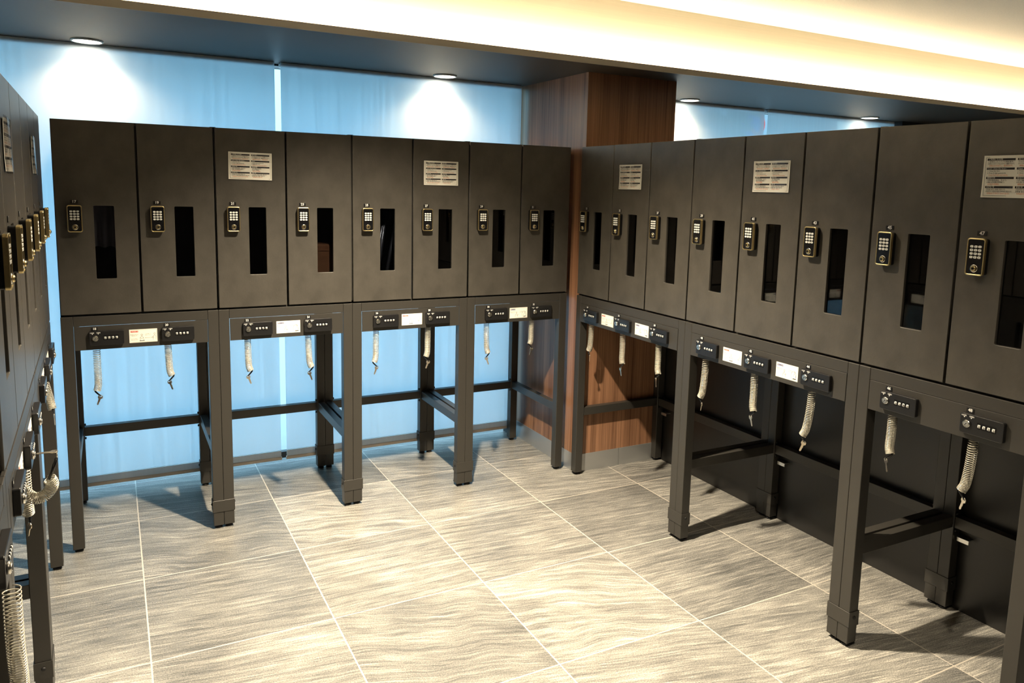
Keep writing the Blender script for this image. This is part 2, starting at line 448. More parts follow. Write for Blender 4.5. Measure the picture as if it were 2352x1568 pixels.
tr = thing('street_tree', 'dark leafy street tree outside, seen through the sheer blind by the column', 'tree', (8.7, 6.6, -.03))
link('trunk', MB().tube([(0, 0, 0), (.05, 0, 1.2), (-.03, .05, 2.4), (.02, 0, 3.2)], lambda t: .12-.06*t, BARK, 8).me('trunk'), tr)
mb = MB(); rr = random.Random(3)
for k in range(900):
    a, b_ = rr.uniform(0, 2*PI), rr.uniform(-1, 1); q = rr.uniform(.4, 1)**.5
    c = Vector((math.cos(a)*math.sqrt(1-b_*b_)*1.2*q, math.sin(a)*math.sqrt(1-b_*b_)*1.2*q, 3.1+b_*1.0*q))
    u = Vector((rr.uniform(-1, 1), rr.uniform(-1, 1), rr.uniform(-1, 1))).normalized()*.11
    v = u.cross(Vector((rr.uniform(-1, 1), rr.uniform(-1, 1), rr.uniform(-1, 1)))).normalized()*.06
    mb.quad([c-u, c-v, c+u, c+v], LEAF)
link('foliage', mb.me('foliage', False), tr)

# ------------------------------------------------------------------ lights
def downlight(x, y, z, label, group, energy, cone, blend=.35, rad=.055, colr=(1, .74, .42), glow=LAMP):
    t = thing('downlight', label, 'ceiling light', (x, y, z), group=group)
    m = MB().torus((0, 0, -.003), rad+.006, .006, WHITE, 'Z', 32, 8); link('trim_ring', m.me('trim_ring'), t)
    m = MB().cyl((0, 0, -.003), rad, .006, glow, 'Z', 32); link('lens', m.me('lens'), t)
    L = bpy.data.lights.new('downlight_lamp', 'SPOT'); L.energy = energy; L.spot_size = math.radians(cone); L.spot_blend = blend
    L.shadow_soft_size = .035; L.color = colr
    o = bpy.data.objects.new('downlight_lamp', L); col.objects.link(o); o.parent = t; o.location = (0, 0, -.02)
    return t
sof = ['round downlight in the dark soffit above lockers 17 and 19', 'round downlight in the dark soffit above lockers 27 and 29',
       'round downlight in the dark soffit just beyond the wooden column', 'round downlight in the dark soffit above lockers 43 and 45']
for x, l in zip((.136, 1.878, 3.635, 5.43), sof):
    downlight(x, .525, ZC, l, 'downlights in the dark soffit', 17, 138, .8)
for x, y, l in ((1.2, -1.15, 'ceiling downlight over the open floor between the locker rows'), (1.25, -2.95, 'ceiling downlight over the floor behind the camera'),
                (4.6, -1.5, 'ceiling downlight beyond the row of lockers 33 to 47')):
    downlight(x, y, 2.545, l, 'downlights in the pale ceiling', {-1.15: 1200, -2.95: 190, -1.5: 250}[y], 117, 1.0, .06, (1, .84, .61))
t = thing('led_strip', 'warm LED strip glowing in the cove above the dark soffit', 'light strip', (4.0, -.232, 2.216))
link('diffuser', MB().box(-5, 5, -.008, .008, 0, .008, LED).me('diffuser'), t)

# ------------------------------------------------------------------ locker parts (shared meshes)
WX0, WX1, WZ0, WZ1 = .137, .2105, 1.1635, 1.4625    # window slot inside a 0.3 m door
D0, D1 = 1.0186, 1.8000
def door_mesh():
    g = .0042
    w, h = .3-2*g, D1-D0
    outer = [(g, D0), (.3-g, D0), (.3-g, D1), (g, D1)]
    hole = [((WX0+WX1)/2+x, (WZ0+WZ1)/2+z) for x, z in rrect(WX1-WX0, WZ1-WZ0, .004, 3)]
    me = curve_mesh([outer, hole], .018, .0012)
    me.materials.append(DOOR); return me
DOOR_ME = door_mesh()
PANE_ME = MB().box(WX0-.006, WX1+.006, .0085, .0115, WZ0-.006, WZ1+.006, SMOKED).me('window_pane')
def keypad_meshes():
    cx, cz, w, h = .0705, 1.4105, .050, .1045
    b = MB().mesh(curve_mesh([rrect(w, h, .0065)], .0240, .001), T(cx, -.0240, cz), GLOSSBLACK)
    case = b.me('keypad_case')
    ring = curve_mesh([rrect(w+.003, h+.003, .008), rrect(w-.0045, h-.0045, .005)], .0100, .0011)
    bez = MB().mesh(ring, T(cx, -.0255, cz), BRASS).me('keypad_bezel')
    for p in bez.polygons: p.use_smooth = False
    kb = MB(); lab = '123456789*0#'
    for r in range(4):
        for c in range(3):
            x = cx+(c-1)*.0118; z = cz+.0295-r*.0103
            kb.mesh(curve_mesh([rrect(.0094, .0070, .0028, 3)], .0022, .0005), T(x, -.0257, z), KEYW)
            kb.mesh(text_mesh(lab[r*3+c], .0052, bold=.0001), T(x, -.0259, z) @ FRONT, BLACKINK)
    keys = kb.me('button_grid')
    k = MB().torus((cx, -.0248, cz-.0335), .0098, .0016, CHROME).cyl((cx, -.0270, cz-.0335), .0072, .007, BRASS, 'Y', 24, bev=.001)
    k.cyl((cx, -.0310, cz-.0335), .0035, .002, GLOSSBLACK, 'Y', 20)
    return case, bez, keys, k.me('lock_knob')
KP = keypad_meshes()

def number_plate_mesh(s, cx, cz, w=.0285, h=.0145, ts=.0150, y=0.0):
    b = MB().mesh(curve_mesh([rrect(w, h, .001, 2)], .0016, .0003), T(cx, y-.0016, cz), LOCKBLACK)
    b.mesh(text_mesh(s, ts, bold=.00035), T(cx, y-.0019, cz+.0003) @ FRONT, WHITE)
    return b.me('number_plate')

def carcass_mesh(n):
    w = .3*n; z0, z1 = 1.0105, 1.8015; y0, y1 = .0195, .598; t = .012
    b = MB()
    b.box(.001, t, y0, y1, z0, z1, FRAME).box(w-t, w-.001, y0, y1, z0, z1, FRAME)
    b.box(.001, w-.001, y0, y1, z1-t, z1, FRAME).box(.001, w-.001, y0, y1, z0, z0+t, FRAME)
    b.box(t, w-t, y1-.004, y1, z0+t, z1-t, FRAME)
    for k in range(1, n): b.box(.3*k-.007, .3*k+.007, y0, y1-.004, z0+t, z1-t, INSIDE)
    for k in range(n):
        a0 = .3*k+(.007 if k else t); a1 = .3*(k+1)-(.007 if k < n-1 else t)
        b.box(a0, a0+.001, y0+.001, y1-.005, z0+t, z1-t, INSIDE).box(a1-.001, a1, y0+.001, y1-.005, z0+t, z1-t, INSIDE)
        b.box(a0, a1, y1-.006, y1-.0045, z0+t, z1-t, INSIDE).box(a0, a1, y0+.001, y1-.005, z0+t, z0+t+.001, INSIDE)
    return b.me('carcass')
CARC = {2: carcass_mesh(2), 3: carcass_mesh(3)}
CLIP = MB().box(-.011, .011, .02, .06, 1.8018, 1.8035, FRAME).me('joint_plate')

def cabinet(n, nums, label, parent_loc, rz, off, group, end_plate=False):
    R = Matrix.Rotation(rz, 4, 'Z'); p = Vector(parent_loc)+R @ Vector((off, 0, 0))
    t = thing('locker_cabinet', label, 'locker cabinet', p, rz, group)
    link('carcass', CARC[n], t)
    if end_plate: link('joint_plate', CLIP, t, (.3*n, 0, 0))
    for k in range(n):
        d = link('door', DOOR_ME, t, (.3*k, 0, 0))
        link('window_pane', PANE_ME, d)
        for nm, me in zip(('keypad_case', 'keypad_bezel', 'button_grid', 'lock_knob'), KP): link(nm, me, d)
        link('number_plate', number_plate_mesh(str(nums[k]), .0705, 1.4775), d)
    return t

# ---- lower stand
LEG_ME = MB().box(.0005, .0445, .0, .045, .015, 1.010, FRAME, .0015).me('leg')
GLIDE_ME = MB().cyl((.0225, .0225, .004), .0165, .008, RUBBER, 'Z', 20).cyl((.0225, .0225, .012), .013, .010, RUBBER, 'Z', 20).me('foot_glide')
BOLT_ME = MB().cyl((0, 0, 0), .0062, .006, RUBBER, 'X', 14, bev=.0015).cyl((0, 0, 0), .0032, .0072, RUBBER, 'X', 10).me('bolt')
CLAMP_ME = MB().box(-.0475, .0475, -.0024, -.0004, .079, .133, FRAME, .0005).box(-.0475, .0475, .0455, .0475, .079, .133, FRAME).box(-.0475, -.0455, -.0005, .0455, .079, .133, FRAME).box(.0455, .0475, -.0005, .0455, .079, .133, FRAME).me('leg_clamp')

def lock_meshes():
    x0, w, h, cz = 0, .128, .060, .9185
    pl = MB().mesh(curve_mesh([[(a+w/2, b+cz) for a, b in rrect(w, h, .006)]], .015, .0018), T(0, -.015, 0), LOCKBLACK)
    for s, x in (('LOCK', .0115), ('OPEN', .0345)):
        pl.mesh(text_mesh(s, .0056, bold=.0001), T(x, -.0153, cz+.0235) @ FRONT, WHITE)
    for x, sg_ in ((.0125, 1), (.0335, -1)):
        pl.mesh(text_mesh('▼', .005), T(x, -.0153, cz+.0185) @ FRONT, WHITE)
    pl.box(.052, .107, -.0152, -.0149, cz-.0075, cz+.0115, GLOSSBLACK)
    pl = pl.me('lock_case')
    cy = MB().cyl((.0225, -.0175, cz+.0005), .0112, .007, CHROME, 'Y', 28, bev=.0012).cyl((.0225, -.0215, cz+.0005), .0066, .002, ZINC, 'Y', 20)
    cy.box(-.0008, .0008, -.0005, .0005, -.005, .005, BLACKINK, mat=T(.0225, -.0228, cz+.0005) @ RY(.6))
    return pl, cy.me('key_cylinder')
LOCKCASE, CYL = lock_meshes()
def dial_mesh(d):
    b = MB().cyl((0, -.0110, .9195), .0065, .0074, KEYW, 'X', 20)
    b.mesh(text_mesh(d, .0090, bold=.0002), T(0, -.0177, .9195) @ FRONT, BLACKINK)
    b.box(-.0055, -.0041, -.0165, -.01, .9135, .9255, LOCKBLACK).box(.0041, .0055, -.0165, -.01, .9135, .9255, LOCKBLACK)
    return b.me('number_dial')
DIALS = {d: dial_mesh(d) for d in '0258'}

def sticker_mesh(red):
    w, h = .1065, .0565; hc = REDINK if red else NAVYINK
    b = MB().box(-w/2, w/2, -.0008, 0, -h/2, h/2, PAPER)
    fr = curve_mesh([rrect(w-.005, h-.005, .0005, 1), rrect(w-.0058, h-.0058, .0004, 1)], .0002)
    b.mesh(fr, T(0, -.0011, 0), BLACKINK)
    b.box(-w/2+.005, -w/2+.034, -.0011, -.0008, h/2-.0125, h/2-.006, hc)
    b.mesh(text_mesh('上手な使い方' if red else '使用上の注意', .0048), T(-w/2+.0195, -.0013, h/2-.0093) @ FRONT, PAPER)
    for i, (x, z, s) in enumerate(((-.034, .006, '暗証番号を合わせて'), (-.034, .001, '鍵を回します'), (.018, .007, 'カギを抜いて'), (.018, .002, 'お持ちください'))):
        b.mesh(text_mesh(s, .0036), T(x, -.001, z) @ FRONT, BLACKINK)
    if red:
        for x, z, s in ((-.034, -.012, 'ダイヤルを回し'), (-.034, -.017, '番号を消します'), (.018, -.010, '番号を忘れずに')):
            b.mesh(text_mesh(s, .0036), T(x, -.001, z) @ FRONT, BLACKINK)
    def line(pts, r=.0004):
        for (x0, z0), (x1, z1) in zip(pts[:-1], pts[1:]):
            L = math.hypot(x1-x0, z1-z0)
            b.box(0, L, -.0011, -.0008, -r, r, BLACKINK, mat=T(x0, 0, z0) @ RY(-math.atan2(z1-z0, x1-x0)))
    def head(x, z, r=.0035):
        line([(x+r*math.cos(a*PI/4), z+r*math.sin(a*PI/4)) for a in range(9)])
    if red:
        head(-.006, .004); line([(-.012, -.020), (-.013, -.008), (-.006, -.001), (.000, -.008), (.001, -.020)]); line([(-.013, -.008), (-.006, -.012), (.001, -.008)])
        b.box(-.015, .004, -.0011, -.0008, -.0225, -.0200, BLACKINK)
        head(.043, .007); line([(.036, -.020), (.038, -.004), (.043, .002), (.048, -.005), (.047, -.020)]); line([(.038, -.004), (.031, -.010), (.041, -.010)])
    else:
        head(-.012, .002); line([(-.020, -.022), (-.018, -.010), (-.012, -.003), (-.006, -.010), (-.006, -.022)]); line([(-.018, -.010), (-.006, -.013), (.000, -.009)])
        line([(.033+.012*math.cos(a*PI/8), -.008+.016*math.sin(a*PI/8)) for a in range(17)])
        head(.038, .004); line([(.030, -.016), (.033, -.006), (.038, -.001), (.043, -.006), (.044, -.016)])
        b.box(.030, .046, -.0011, -.0008, -.0215, -.0185, BLACKINK)
    return b.me('instruction_sticker')
STICK = {True: sticker_mesh(True), False: sticker_mesh(False)}

LOCKX = {2: (.099, .370), 3: (.094, .381, .668)}
STICKX = {2: (.2995,), 3: (.301, .5905)}
def stand_meshes(n):
    w = .3*n
    d = {}
    d['top_rail'] = MB().box(.0453, w-.0453, .0004, .04, .9695, 1.0098, FRAME, .0008).me('top_rail')
    d['lock_panel'] = MB().box(.0462, w-.0462, -.0004, .0035, .8695, .9685, FRAME, .0006).box(.0462, w-.0462, .0035, .008, .8695, .8715, FRAME).me('lock_panel')
    d['back_rail'] = MB().box(.045, w-.045, .56, .598, .967, 1.009, BLACKSTEEL, .001).me('back_rail')
    d['back_stretcher'] = MB().box(.045, w-.045, .560, .595, .338, .382, FRAME, .001).me('back_stretcher')
    d['side_stretcher'] = MB().box(.006, .040, .045, .555, .338, .382, FRAME, .001).me('side_stretcher')
    d['side_rail'] = MB().box(.004, .041, .045, .555, .967, 1.009, BLACKSTEEL, .001).me('side_rail')
    return d
SM = {2: stand_meshes(2), 3: stand_meshes(3)}
def stand(n, nums, stickers, label, base, rz, off, group, clamp=False):
    R = Matrix.Rotation(rz, 4, 'Z'); p = Vector(base)+R @ Vector((off, 0, 0)); w = .3*n; m = SM[n]
    t = thing('locker_stand', label, 'locker stand', p, rz, group)
    for x in (0, w-.045):
        for y in (0, .555):
            lg = link('leg', LEG_ME, t, (x, y, 0)); link('foot_glide', GLIDE_ME, lg)
        link('side_stretcher', m['side_stretcher'], t, (x, 0, 0)); link('side_rail', m['side_rail'], t, (x, 0, 0))
    for k in ('top_rail', 'lock_panel', 'back_rail', 'back_stretcher'): link(k, m[k], t)
    for x in (.048, w-.048):
        for z in (.327, .394): link('bolt', BOLT_ME, t, (x, .566, z))
    for x, s in zip(LOCKX[n], nums):
        c = link('combination_lock', LOCKCASE, t, (x, 0, 0))
        link('key_cylinder', CYL, c)
        for k, dx in enumerate((.0585, .0725, .0865, .1005)): link('number_dial', DIALS['2580'[k] if s % 4 else '2222'[k]], c, (dx, 0, 0))
        link('number_plate', number_plate_mesh(str(s), .0205, .9565, .0225, .0135, .0128, -.0005), c)
    for x, red in zip(STICKX[n], stickers):
        link('instruction_sticker', STICK[red], t, (x, -.0004, .9165))
    if clamp:
        for y in (0, .555):
            c = link('leg_clamp', CLAMP_ME, t, (w, y, 0))
            for sx in (-.0485, .0485): link('bolt', BOLT_ME, c, (sx, .022, .112))
    return t

# ---- laminated notice
def notice_meshes():
    W_, H_ = .182, .118
    def wave(me, amp, seed):
        r = random.Random(seed)
        for v in me.vertices:
            x, z = v.co.x/W_, v.co.z/H_
            v.co.y -= amp*(.5+.5*math.sin(5*x+2*z+seed))*(.5+abs(z))+amp*1.2*max(0, -z-.25)*(1+math.sin(9*x))
    b = MB()
    nx, nz = 26, 16
    vs = [[b.bm.verts.new(((i/nx-.5)*W_, -.0006, (j/nz-.5)*H_)) for i in range(nx+1)] for j in range(nz+1)]
    mi = b.mi(PAPER)
    for j in range(nz):
        for i in range(nx):
            f = b.bm.faces.new((vs[j][i], vs[j][i+1], vs[j+1][i+1], vs[j+1][i])); f.material_index = mi; f.smooth = True
    b.mesh(curve_mesh([rrect(W_-.012, H_-.010, .0004, 1), rrect(W_-.0135, H_-.0115, .0004, 1)], .0001), T(0, -.0010, 0), BLACKINK)
    paper = b
    t = MB()
    cols = ((-.0805, (('ご利用になる時', ('①荷物を入れてドアを閉めます。', '②4桁のパスワードを入力すると施錠されます。', '赤色LEDが点灯し、音が出ます。')),
                      ('Lock –close the door–', ('1. Close the door.', '2. Press 4 digit passwords.', 'Check Red LED and melody.')),
                      ('保管行李', ('①把行李放进去，关上门。', '②输入四位数密码锁门。', '红色LED灯亮起。')),
                      ('보관할 때', ('①짐을 넣고 문을 닫습니다.', '②네자리 비밀번호를 입력하면 잠깁니다.', '적색LED가 켜지고 소리가 납니다.')))),
            (.0030, (('取り出す時', ('①入力したパスワードを押します。', '②ドアが開きましたら、荷物を取り出します。', '緑色LEDが点灯し、音が出ます。')),
                     ('Open', ('1. Press same passwords.', '2. Open the door.', 'Check Green LED and melody.')),
                     ('取出行李', ('①按下输入的密码。', '②打开门取出。', '绿色LED灯亮起。')),
                     ('찾을 때', ('①입력한 비밀번호를 누릅니다.', '②문을 열고 짐을 꺼냅니다.', '녹색LED가 켜집니다.')))))
    for ci, (x0, secs) in enumerate(cols):
        for k, (hd, ls) in enumerate(secs):
            z = .0475-k*.0258
            t.box(x0, x0+.0775, -.0013, -.0010, z-.0026, z+.0034, BLACKINK)
            t.mesh(text_mesh(hd, .0058, 'LEFT'), T(x0+.003, -.0015, z+.0004) @ FRONT, PAPER)
            for q, s in enumerate(ls):
                me = text_mesh(s, .0050, 'LEFT', .00005)
                xs = [v.co.x for v in me.vertices]; wd = max(xs)-min(xs) if xs else 1
                sx = min(1.0, .074/wd)
                t.mesh(me, T(x0+(.002 if q < 2 else .006), -.0013, z-.0063-q*.0056) @ FRONT @ Matrix.Diagonal((sx*(1 if q < 2 else .94), 1, 1, 1)),
                       BLACKINK if q < 2 else ORANGEINK)
    film = MB(); W2, H2 = .191, .127; mi = film.mi(FILM)
    vs = [[film.bm.verts.new(((i/nx-.5)*W2, -.0022, (j/nz-.5)*H2)) for i in range(nx+1)] for j in range(nz+1)]
    for j in range(nz):
        for i in range(nx):
            f = film.bm.faces.new((vs[j][i], vs[j][i+1], vs[j+1][i+1], vs[j+1][i])); f.material_index = mi; f.smooth = True
    pm, tm, fm = paper.me('paper', False), t.me('printed_text', False), film.me('laminate_film', False)
    for me, s in ((pm, 1), (tm, 1), (fm, 1)): wave(me, .0025, 1.7)
    return pm, tm, fm
NOTICE = notice_meshes()
def notice(label, base, rz, x, z, tilt=0.0):
    R = Matrix.Rotation(rz, 4, 'Z'); p = Vector(base)+R @ Vector((x, -.0015, z))
    t = thing('laminated_notice', label, 'notice', p, rz, 'laminated usage notices on locker doors')
    t.rotation_euler = (0, tilt, rz) if abs(rz) < .01 else (0, 0, rz)
    link('paper', NOTICE[0], t); link('printed_text', NOTICE[1], t); link('laminate_film', NOTICE[2], t)

# ---- coiled key cables
def key_mesh():
    head = [(.000, .000), (-.0085, -.003), (-.0095, -.012), (-.004, -.018), (-.0035, -.042), (0, -.045), (.0035, -.042), (.0035, -.030), (.0045, -.028), (.0035, -.018), (.0095, -.012), (.0085, -.003)]
    hole = [(-.005+.010*(0), -.0035), (.005, -.0035), (.005, -.0070), (-.005, -.0070)]
    me = curve_mesh([head, hole], .0022, .0003); me.materials.append(KEYMETAL)
    return me
KEY_ME = key_mesh()

def smooth_path(ctrl, n):
    """Catmull-Rom through control points"""
    P = [Vector(c) for c in ctrl]; P = [2*P[0]-P[1]]+P+[2*P[-1]-P[-2]]; out = []
    seg = len(P)-3
    for i in range(n+1):
        t = i/n*seg; k = min(int(t), seg-1); t -= k
        a, b, c, d = P[k:k+4]
        out.append(.5*((2*b)+(c-a)*t+(2*a-5*b+4*c-d)*t*t+(-a+3*b-3*c+d)*t**3))
    return out

def helix(ctrl, turns, R, dens, wire, r0=.0013, seg=14):
    """coil wound round a path; dens(t) maps winding progress to path progress"""
    n = int(turns*seg); raw = smooth_path(ctrl, 600); pts = []
    cum = [0.0]
    for a_, b_ in zip(raw[:-1], raw[1:]): cum.append(cum[-1]+(b_-a_).length)
    base = []; j_ = 0
    for i in range(201):
        t_ = cum[-1]*i/200
        while j_ < len(cum)-2 and cum[j_+1] < t_: j_ += 1
        base.append(raw[j_].lerp(raw[j_+1], min(1, (t_-cum[j_])/max(1e-9, cum[j_+1]-cum[j_]))))
    a = Vector((1, 0, 0))
    frames = []
    for j, p in enumerate(base):
        t = (base[min(j+1, 200)]-base[max(j-1, 0)]).normalized()
        a = (a-t*a.dot(t)).normalized(); frames.append((p, a.copy(), t.cross(a)))
    for i in range(n+1):
        f = dens(i/n)*200; k = min(int(f), 199); q = f-k
        p = frames[k][0].lerp(frames[k+1][0], q); A = frames[k][1]; B = frames[k][2]
        th = 2*PI*turns*i/n
        pts.append(p+A*R*math.cos(th)+B*R*math.sin(th))
    return MB().tube(pts, r0, wire, 5)

def cable(label, base, rz, x, ztop, zbot, side, lean, group, turns=31, y=.025, cat='key cable', keyrot=None, swing=0.0):
    """hangs from the stand: coil, black sleeve, key. side: which way the sleeve swings; lean: sideways drift of the coil bottom"""
    R = Matrix.Rotation(rz, 4, 'Z'); p = Vector(base)+R @ Vector((x, y, ztop))
    t = thing('coiled_key_cable', label, cat, p, rz, group)
    L = ztop-zbot; rc = .0137
    ctrl = [(0, 0, .012), (0, 0, -.1*L), (lean*.25, swing*.5, -.5*L), (lean*.7, swing*.85-.002, -.85*L), (lean-side*.006, swing-.003, -L)]
    link('coil', helix(ctrl, turns, rc, lambda s: (s*1.38-.38*s*s), COIL).me('coil'), t)
    e = Vector((lean-side*.012, swing-.004, -L-.002)); f = e+Vector((side*.020, -.003, -.020))
    link('sleeve', MB().tube([e+Vector((-side*.002, 0, .006)), e, e.lerp(f, .5)+Vector((0, 0, -.001)), f], lambda s: .0034 if .15 < s < .9 else .0022, GLOSSBLACK, 10).me('sleeve'), t)
    k = link('key', KEY_ME, t, f+Vector((0, 0, .003)))
    k.rotation_euler = (0, (keyrot if keyrot is not None else -side*.35)*-1, random.uniform(-.6, .6))
    link('key_ring', MB().torus((0, 0, 0), .004, .0007, CHROME).me('key_ring'), t, f+Vector((0, 0, -.001)))
    return t

# ------------------------------------------------------------------ row A (in front of the blinds)
A0 = (0, 0, 0); AR = 0.0
gA = 'locker cabinets in front of the blue blinds'
gs = 'steel stands under the lockers before the blinds'
for i in range(4):
    n0 = 17+4*i
    ex = ['dark cabinet with doors 17 and 19, first of the window row', 'dark cabinet whose door 21 carries a notice, door 23 beside it', 'dark cabinet whose door 27 carries a notice, door 25 beside it', 'dark cabinet with doors 29 and 31 ending at the wooden column'][i]
    cabinet(2, (n0, n0+2), ex, A0, AR, .6*i, gA, end_plate=i < 3)
    stand(2, (n0+1, n0+3), (i % 2 == 0,), f'dark steel stand with combination locks {n0+1} and {n0+3} under cabinet {n0}-{n0+2}', A0, AR, .6*i, gs, clamp=i < 3)
gc = 'coiled key cables hanging from the stands'
ca = {18: (.689, 1, .000), 20: (.728, -1, .006), 22: (.719, -1, .004), 24: (.712, -1, .008), 26: (.709, 1, -.004), 28: (.714, 1, -.004), 30: (.706, -1, .005), 32: (.735, 1, -.003)}
for k, (num, (zb, sd, ln)) in enumerate(ca.items()):
    x = .6*(k//2)+LOCKX[2][k % 2]+.024
    cable(f'coiled key cable with a key hanging under combination lock {num}', A0, AR, x, .868, zb, sd, ln, gc)
notice('laminated usage notice on door 21, above its keypad', A0, AR, .7475, 1.642, .01)
notice('laminated usage notice on door 27, above its keypad', A0, AR, 1.647, 1.639)

# ------------------------------------------------------------------ row B (towards the camera on the column side)
B0 = (2.4167, -.0741, 0); BR = -PI/2
gB = 'locker cabinets along the dark partition'
offs = (0, .9, 1.8); ns = (3, 3, 2); num = 33
for i, (o, n) in enumerate(zip(offs, ns)):
    ds = [num+2*k for k in range(n)]; num += 2*n
    dn = ', '.join(map(str, ds[:-1]))+f' and {ds[-1]}'
    cabinet(n, ds, ['cabinet touching the column front, notice on its middle door 35', 'cabinet between door 37 and door 45, notice on its middle door 41', 'largest-looking cabinet with doors 45 and 47, cut by the picture'][i], B0, BR, o, gB, end_plate=i < 2)
    ls = [d+1 for d in ds]; ln = ', '.join(map(str, ls[:-1]))+f' and {ls[-1]}'
    stand(n, ls, (True, False) if n == 3 else (), f'dark steel stand with combination locks {ln}, before the dark partition', B0, BR, o, 'steel stands along the dark partition', clamp=i < 2)
cb = {34: (.720, 1, -.006), 36: (.712, -1, .004), 38: (.725, -1, .006), 40: (.690, 1, -.012), 42: (.712, -1, .004), 44: (.690, 1, -.020), 46: (.735, -1, .000), 48: (.700, 1, -.014)}
xs = [o+x for o, n in zip(offs, ns) for x in LOCKX[n]]
for (num, (zb, sd, ln)), x in zip(cb.items(), xs):
    cable(f'coiled key cable with a key hanging under combination lock {num}', B0, BR, x+.024, .868, zb, sd, ln, gc)
notice('laminated usage notice on door 35, near the wooden column', B0, BR, .4475, 1.642)
notice('laminated usage notice on door 41, in the middle cabinet', B0, BR, 1.3475, 1.642)
notice('laminated usage notice on door 47, partly outside the picture', B0, BR, 2.2465, 1.640)
# dark partition behind row B with its fixing brackets
pt = thing('partition_panel', 'dark steel partition panel standing on the floor behind stands 34 to 48', 'partition', (3.024, 0, 0))
link('panel_sheet', MB().box(0, .012, -2.62, -.082, .0, 1.005, PANEL).me('panel_sheet'), pt)
link('panel_rail', MB().box(-.0015, 0, -2.62, -.082, .300, .345, PANEL).me('panel_rail'), pt)
for y, l in ((-.974, 'small shiny bracket under the stretcher behind locks 38 and 40'), (-1.874, 'small shiny bracket under the stretcher behind locks 44 and 46')):
    m = MB().box(-.030, 0, -.095, -.05, .298, .3005, ZINC).box(-.0322, -.030, -.095, -.05, .285, .3005, ZINC)
    link('fixing_bracket', m.me('fixing_bracket'), pt, (0, y, 0), label=l)
m = MB().box(-.030, 0, -.095, -.05, .298, .3005, ZINC).box(-.0322, -.030, -.095, -.05, .285, .3005, ZINC)
link('fixing_bracket', m.me('fixing_bracket'), pt, (0, -.082, 0))

# ------------------------------------------------------------------ row C (seen edge on)
dC = Vector((-.0165, 1, 0)).normalized(); CR = math.atan2(dC.y, dC.x)
farC = Vector((-.029, -.09, 0)); C0 = farC-dC*2.4
gC = 'locker cabinets in the row seen edge on'
cl = ['dark locker cabinet with two keypad doors, at the end out of the picture', 'dark locker cabinet with three keypad doors and a notice, cut by the picture edge',
      'dark locker cabinet with three keypad doors seen edge on, ending at the white blind']
sl = ['dark steel stand cut by the picture edge, one lock case and its coil showing', 'dark steel stand seen edge on, with a key turned in its middle lock',
      'dark steel stand seen edge on, ending in a single leg by the blind']
num = 1
for i, (o, n) in enumerate(zip((0, .6, 1.5), (2, 3, 3))):
    ds = [num+2*k for k in range(n)]; num += 2*n
    if i > 0: cabinet(n, ds, cl[i], C0, CR, o, gC, end_plate=i < 2)
    stand(n, [d+1 for d in ds], (True, False) if n == 3 else (True,), sl[i], C0, CR, o, 'steel stands in the row seen edge on', clamp=i < 2)
notice('laminated usage notice on the edge-on lockers, the larger one cut by the picture', C0, CR, 2.4-1.35, 1.642)
notice('laminated usage notice on the edge-on lockers, the one closer to the blind', C0, CR, 2.4-.45, 1.642)
gcc = 'coiled key cables of the edge-on row'
cable('coiled key cable hanging under the edge-on stand close to the blind', C0, CR, 1.5+.668+.024, .868, .715, 1, -.004, gcc, swing=-.024)
cable('coiled key cable whose pale key dangles below the looped cable', C0, CR, .6+.668+.024, .868, .66, -1, .0, gcc)
cable('thick coiled key cable at the picture corner, bending outward at its bottom', C0, CR, .370+.024, .868, .69, 1, .008, gcc, turns=34, y=-.0190)
# looped cable: the coil swings out and up again, its key turned in the lock
R = Matrix.Rotation(CR, 4, 'Z'); lx = .6+.381
p = Vector(C0)+R @ Vector((lx+.0225, 0, .868))
t = thing('coiled_key_cable', 'coiled key cable looping out and up to a key turned in its lock', 'key cable', p, CR, gcc)
ctrl = [(0, .030, .006), (.002, .024, -.018), (.0, .002, -.042), (.004, -.013, -.058), (.012, -.032, -.060), (.014, -.047, -.046), (.012, -.052, -.030), (.008, -.047, -.016)]
link('coil', helix(ctrl, 40, .0135, lambda s: s, COIL).me('coil'), t)
link('sleeve', MB().tube([(.008, -.046, -.018), (.006, -.055, .005), (.002, -.064, .034)], .0038, GLOSSBLACK, 10).me('sleeve'), t)
k = link('key', KEY_ME, t, (0, -.0688, .051)); k.rotation_euler = (PI/2, 0, 0)
link('key_ring', MB().torus((0, 0, 0), .006, .0008, CHROME).me('key_ring'), t, (.001, -.066, .042))

# ------------------------------------------------------------------ things inside the lockers
def inside(name, label, cat, base, rz, x, y, z):
    R = Matrix.Rotation(rz, 4, 'Z'); p = Vector(base)+R @ Vector((x, y, z))
    return thing(name, label, cat, p, rz)
t = inside('garment', 'grey garment hanging behind the window of door 17', 'garment', A0, AR, .15, .07, 1.29)
b = MB(); n = 30; mi = b.mi(GREYCLOTH); v0 = []
for i in range(n+1):
    x = -.11+.22*i/n; yy = .012*math.sin(i*1.3)+.008*math.sin(i*.55)
    v0.append((b.bm.verts.new((x*.75, yy*.4, .40)), b.bm.verts.new((x, yy, .15)), b.bm.verts.new((x*1.02, yy*1.3, .003*math.sin(i)))))
for i in range(n):
    for q in (0, 1):
        f = b.bm.faces.new((v0[i][q], v0[i+1][q], v0[i+1][q+1], v0[i][q+1])); f.material_index = mi; f.smooth = True
o = link('cloth', b.me('cloth'), t); sm = o.modifiers.new('s', 'SOLIDIFY'); sm.thickness = .004
t = inside('paper_bag', 'brown paper bag behind the window of door 23', 'bag', A0, AR, 1.05, .06, 1.0245)
b = MB().box(-.105, .105, 0, .14, 0, .265, BROWNBAG, .006)
link('bag_body', b.me('bag_body'), t)
link('bag_rim', MB().box(-.107, .107, -.003, .143, .235, .244, BROWNBAG).me('bag_rim'), t)
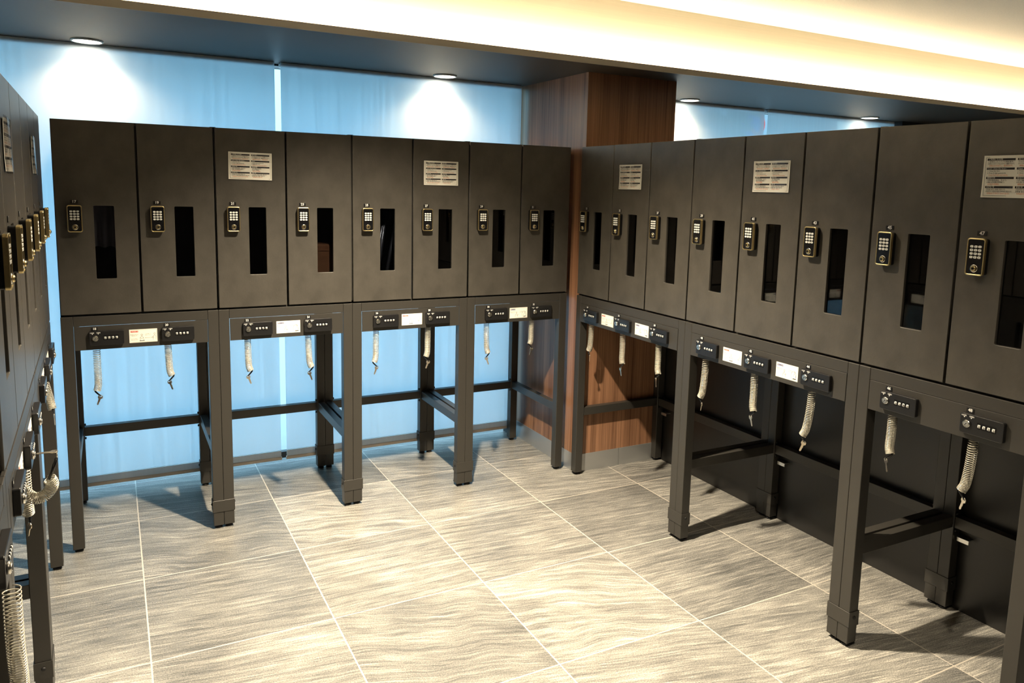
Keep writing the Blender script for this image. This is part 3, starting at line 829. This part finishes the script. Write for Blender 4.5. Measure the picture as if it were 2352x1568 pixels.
t = inside('folding_tripod', 'folded aluminium tripod leaning behind the window of door 25', 'tripod', A0, AR, 1.355, .08, 1.0245)
for dx, s in ((-.05, .35), (-.02, .25), (.02, .33)):
    link('leg', MB().tube([(dx, 0, .01), (dx+s*.28, .03, .45)], .009, ALU, 8).me('leg'), t)
link('head', MB().box(-.01, .10, .005, .055, .43, .48, BLACKSTEEL, .005).me('head'), t)
t = inside('backpack', 'navy backpack behind the window of door 43', 'bag', B0, BR, 1.65, .06, 1.0245)
link('pack_body', MB().box(-.11, .11, 0, .2, 0, .20, BLUEBAG, .03, 3).me('pack_body'), t)
link('front_pocket', MB().box(-.08, .08, -.03, .02, .02, .13, BLUEBAG, .015, 2).me('front_pocket'), t)

# ------------------------------------------------------------------ world
w = bpy.data.worlds.new('world'); sc.world = w; w.use_nodes = True; nt = w.node_tree; nt.nodes.clear()
out = nt.nodes.new('ShaderNodeOutputWorld'); bg = nt.nodes.new('ShaderNodeBackground')
tc = nt.nodes.new('ShaderNodeTexCoord'); sx = nt.nodes.new('ShaderNodeSeparateXYZ'); cr = nt.nodes.new('ShaderNodeValToRGB')
nt.links.new(tc.outputs['Generated'], sx.inputs[0]); nt.links.new(sx.outputs[2], cr.inputs[0])
e = cr.color_ramp.elements; e[0].position = 0; e[0].color = (.36, .82, .99, 1); e[1].position = .5; e[1].color = (.64, 1.0, 1.32, 1)
nt.links.new(cr.outputs[0], bg.inputs[0]); bg.inputs[1].default_value = 2.35
nt.links.new(bg.outputs[0], out.inputs[0])

# ------------------------------------------------------------------ camera
cam = bpy.data.cameras.new('camera'); co = bpy.data.objects.new('camera', cam); col.objects.link(co); sc.camera = co
f, cx, cy = 1760.23, 1200.32, 670.23
cam.sensor_width = 36; cam.lens = f*36/2352
cam.shift_x = -(cx-1176)/2352; cam.shift_y = (cy-784)/2352
yaw, pit, rol = -.4941618, -.1334423, -.0248993
Mr = (Matrix.Rotation(yaw, 4, 'Z') @ Matrix.Rotation(pit, 4, 'X') @ Matrix.Rotation(rol, 4, 'Y'))
xr, fw, up = Mr.col[0].xyz, Mr.col[1].xyz, Mr.col[2].xyz
M = Matrix.Identity(4)
for i in range(3):
    M[i][0] = xr[i]; M[i][1] = up[i]; M[i][2] = -fw[i]
M.translation = Vector((.1970, -3.5724, 1.5723))
co.matrix_world = M
cam.clip_start = .02

sc.view_settings.view_transform = 'Standard'; sc.view_settings.look = 'None'
sc.view_settings.gamma = 1; sc.view_settings.use_curve_mapping = False
sc.view_settings.exposure = 0.0
sc.cycles.use_denoising = True
sc.cycles.max_bounces = 10; sc.cycles.diffuse_bounces = 5; sc.cycles.glossy_bounces = 4; sc.cycles.transparent_max_bounces = 12
sc.cycles.sample_clamp_indirect = 6
sc.cycles.caustics_reflective = False; sc.cycles.caustics_refractive = False
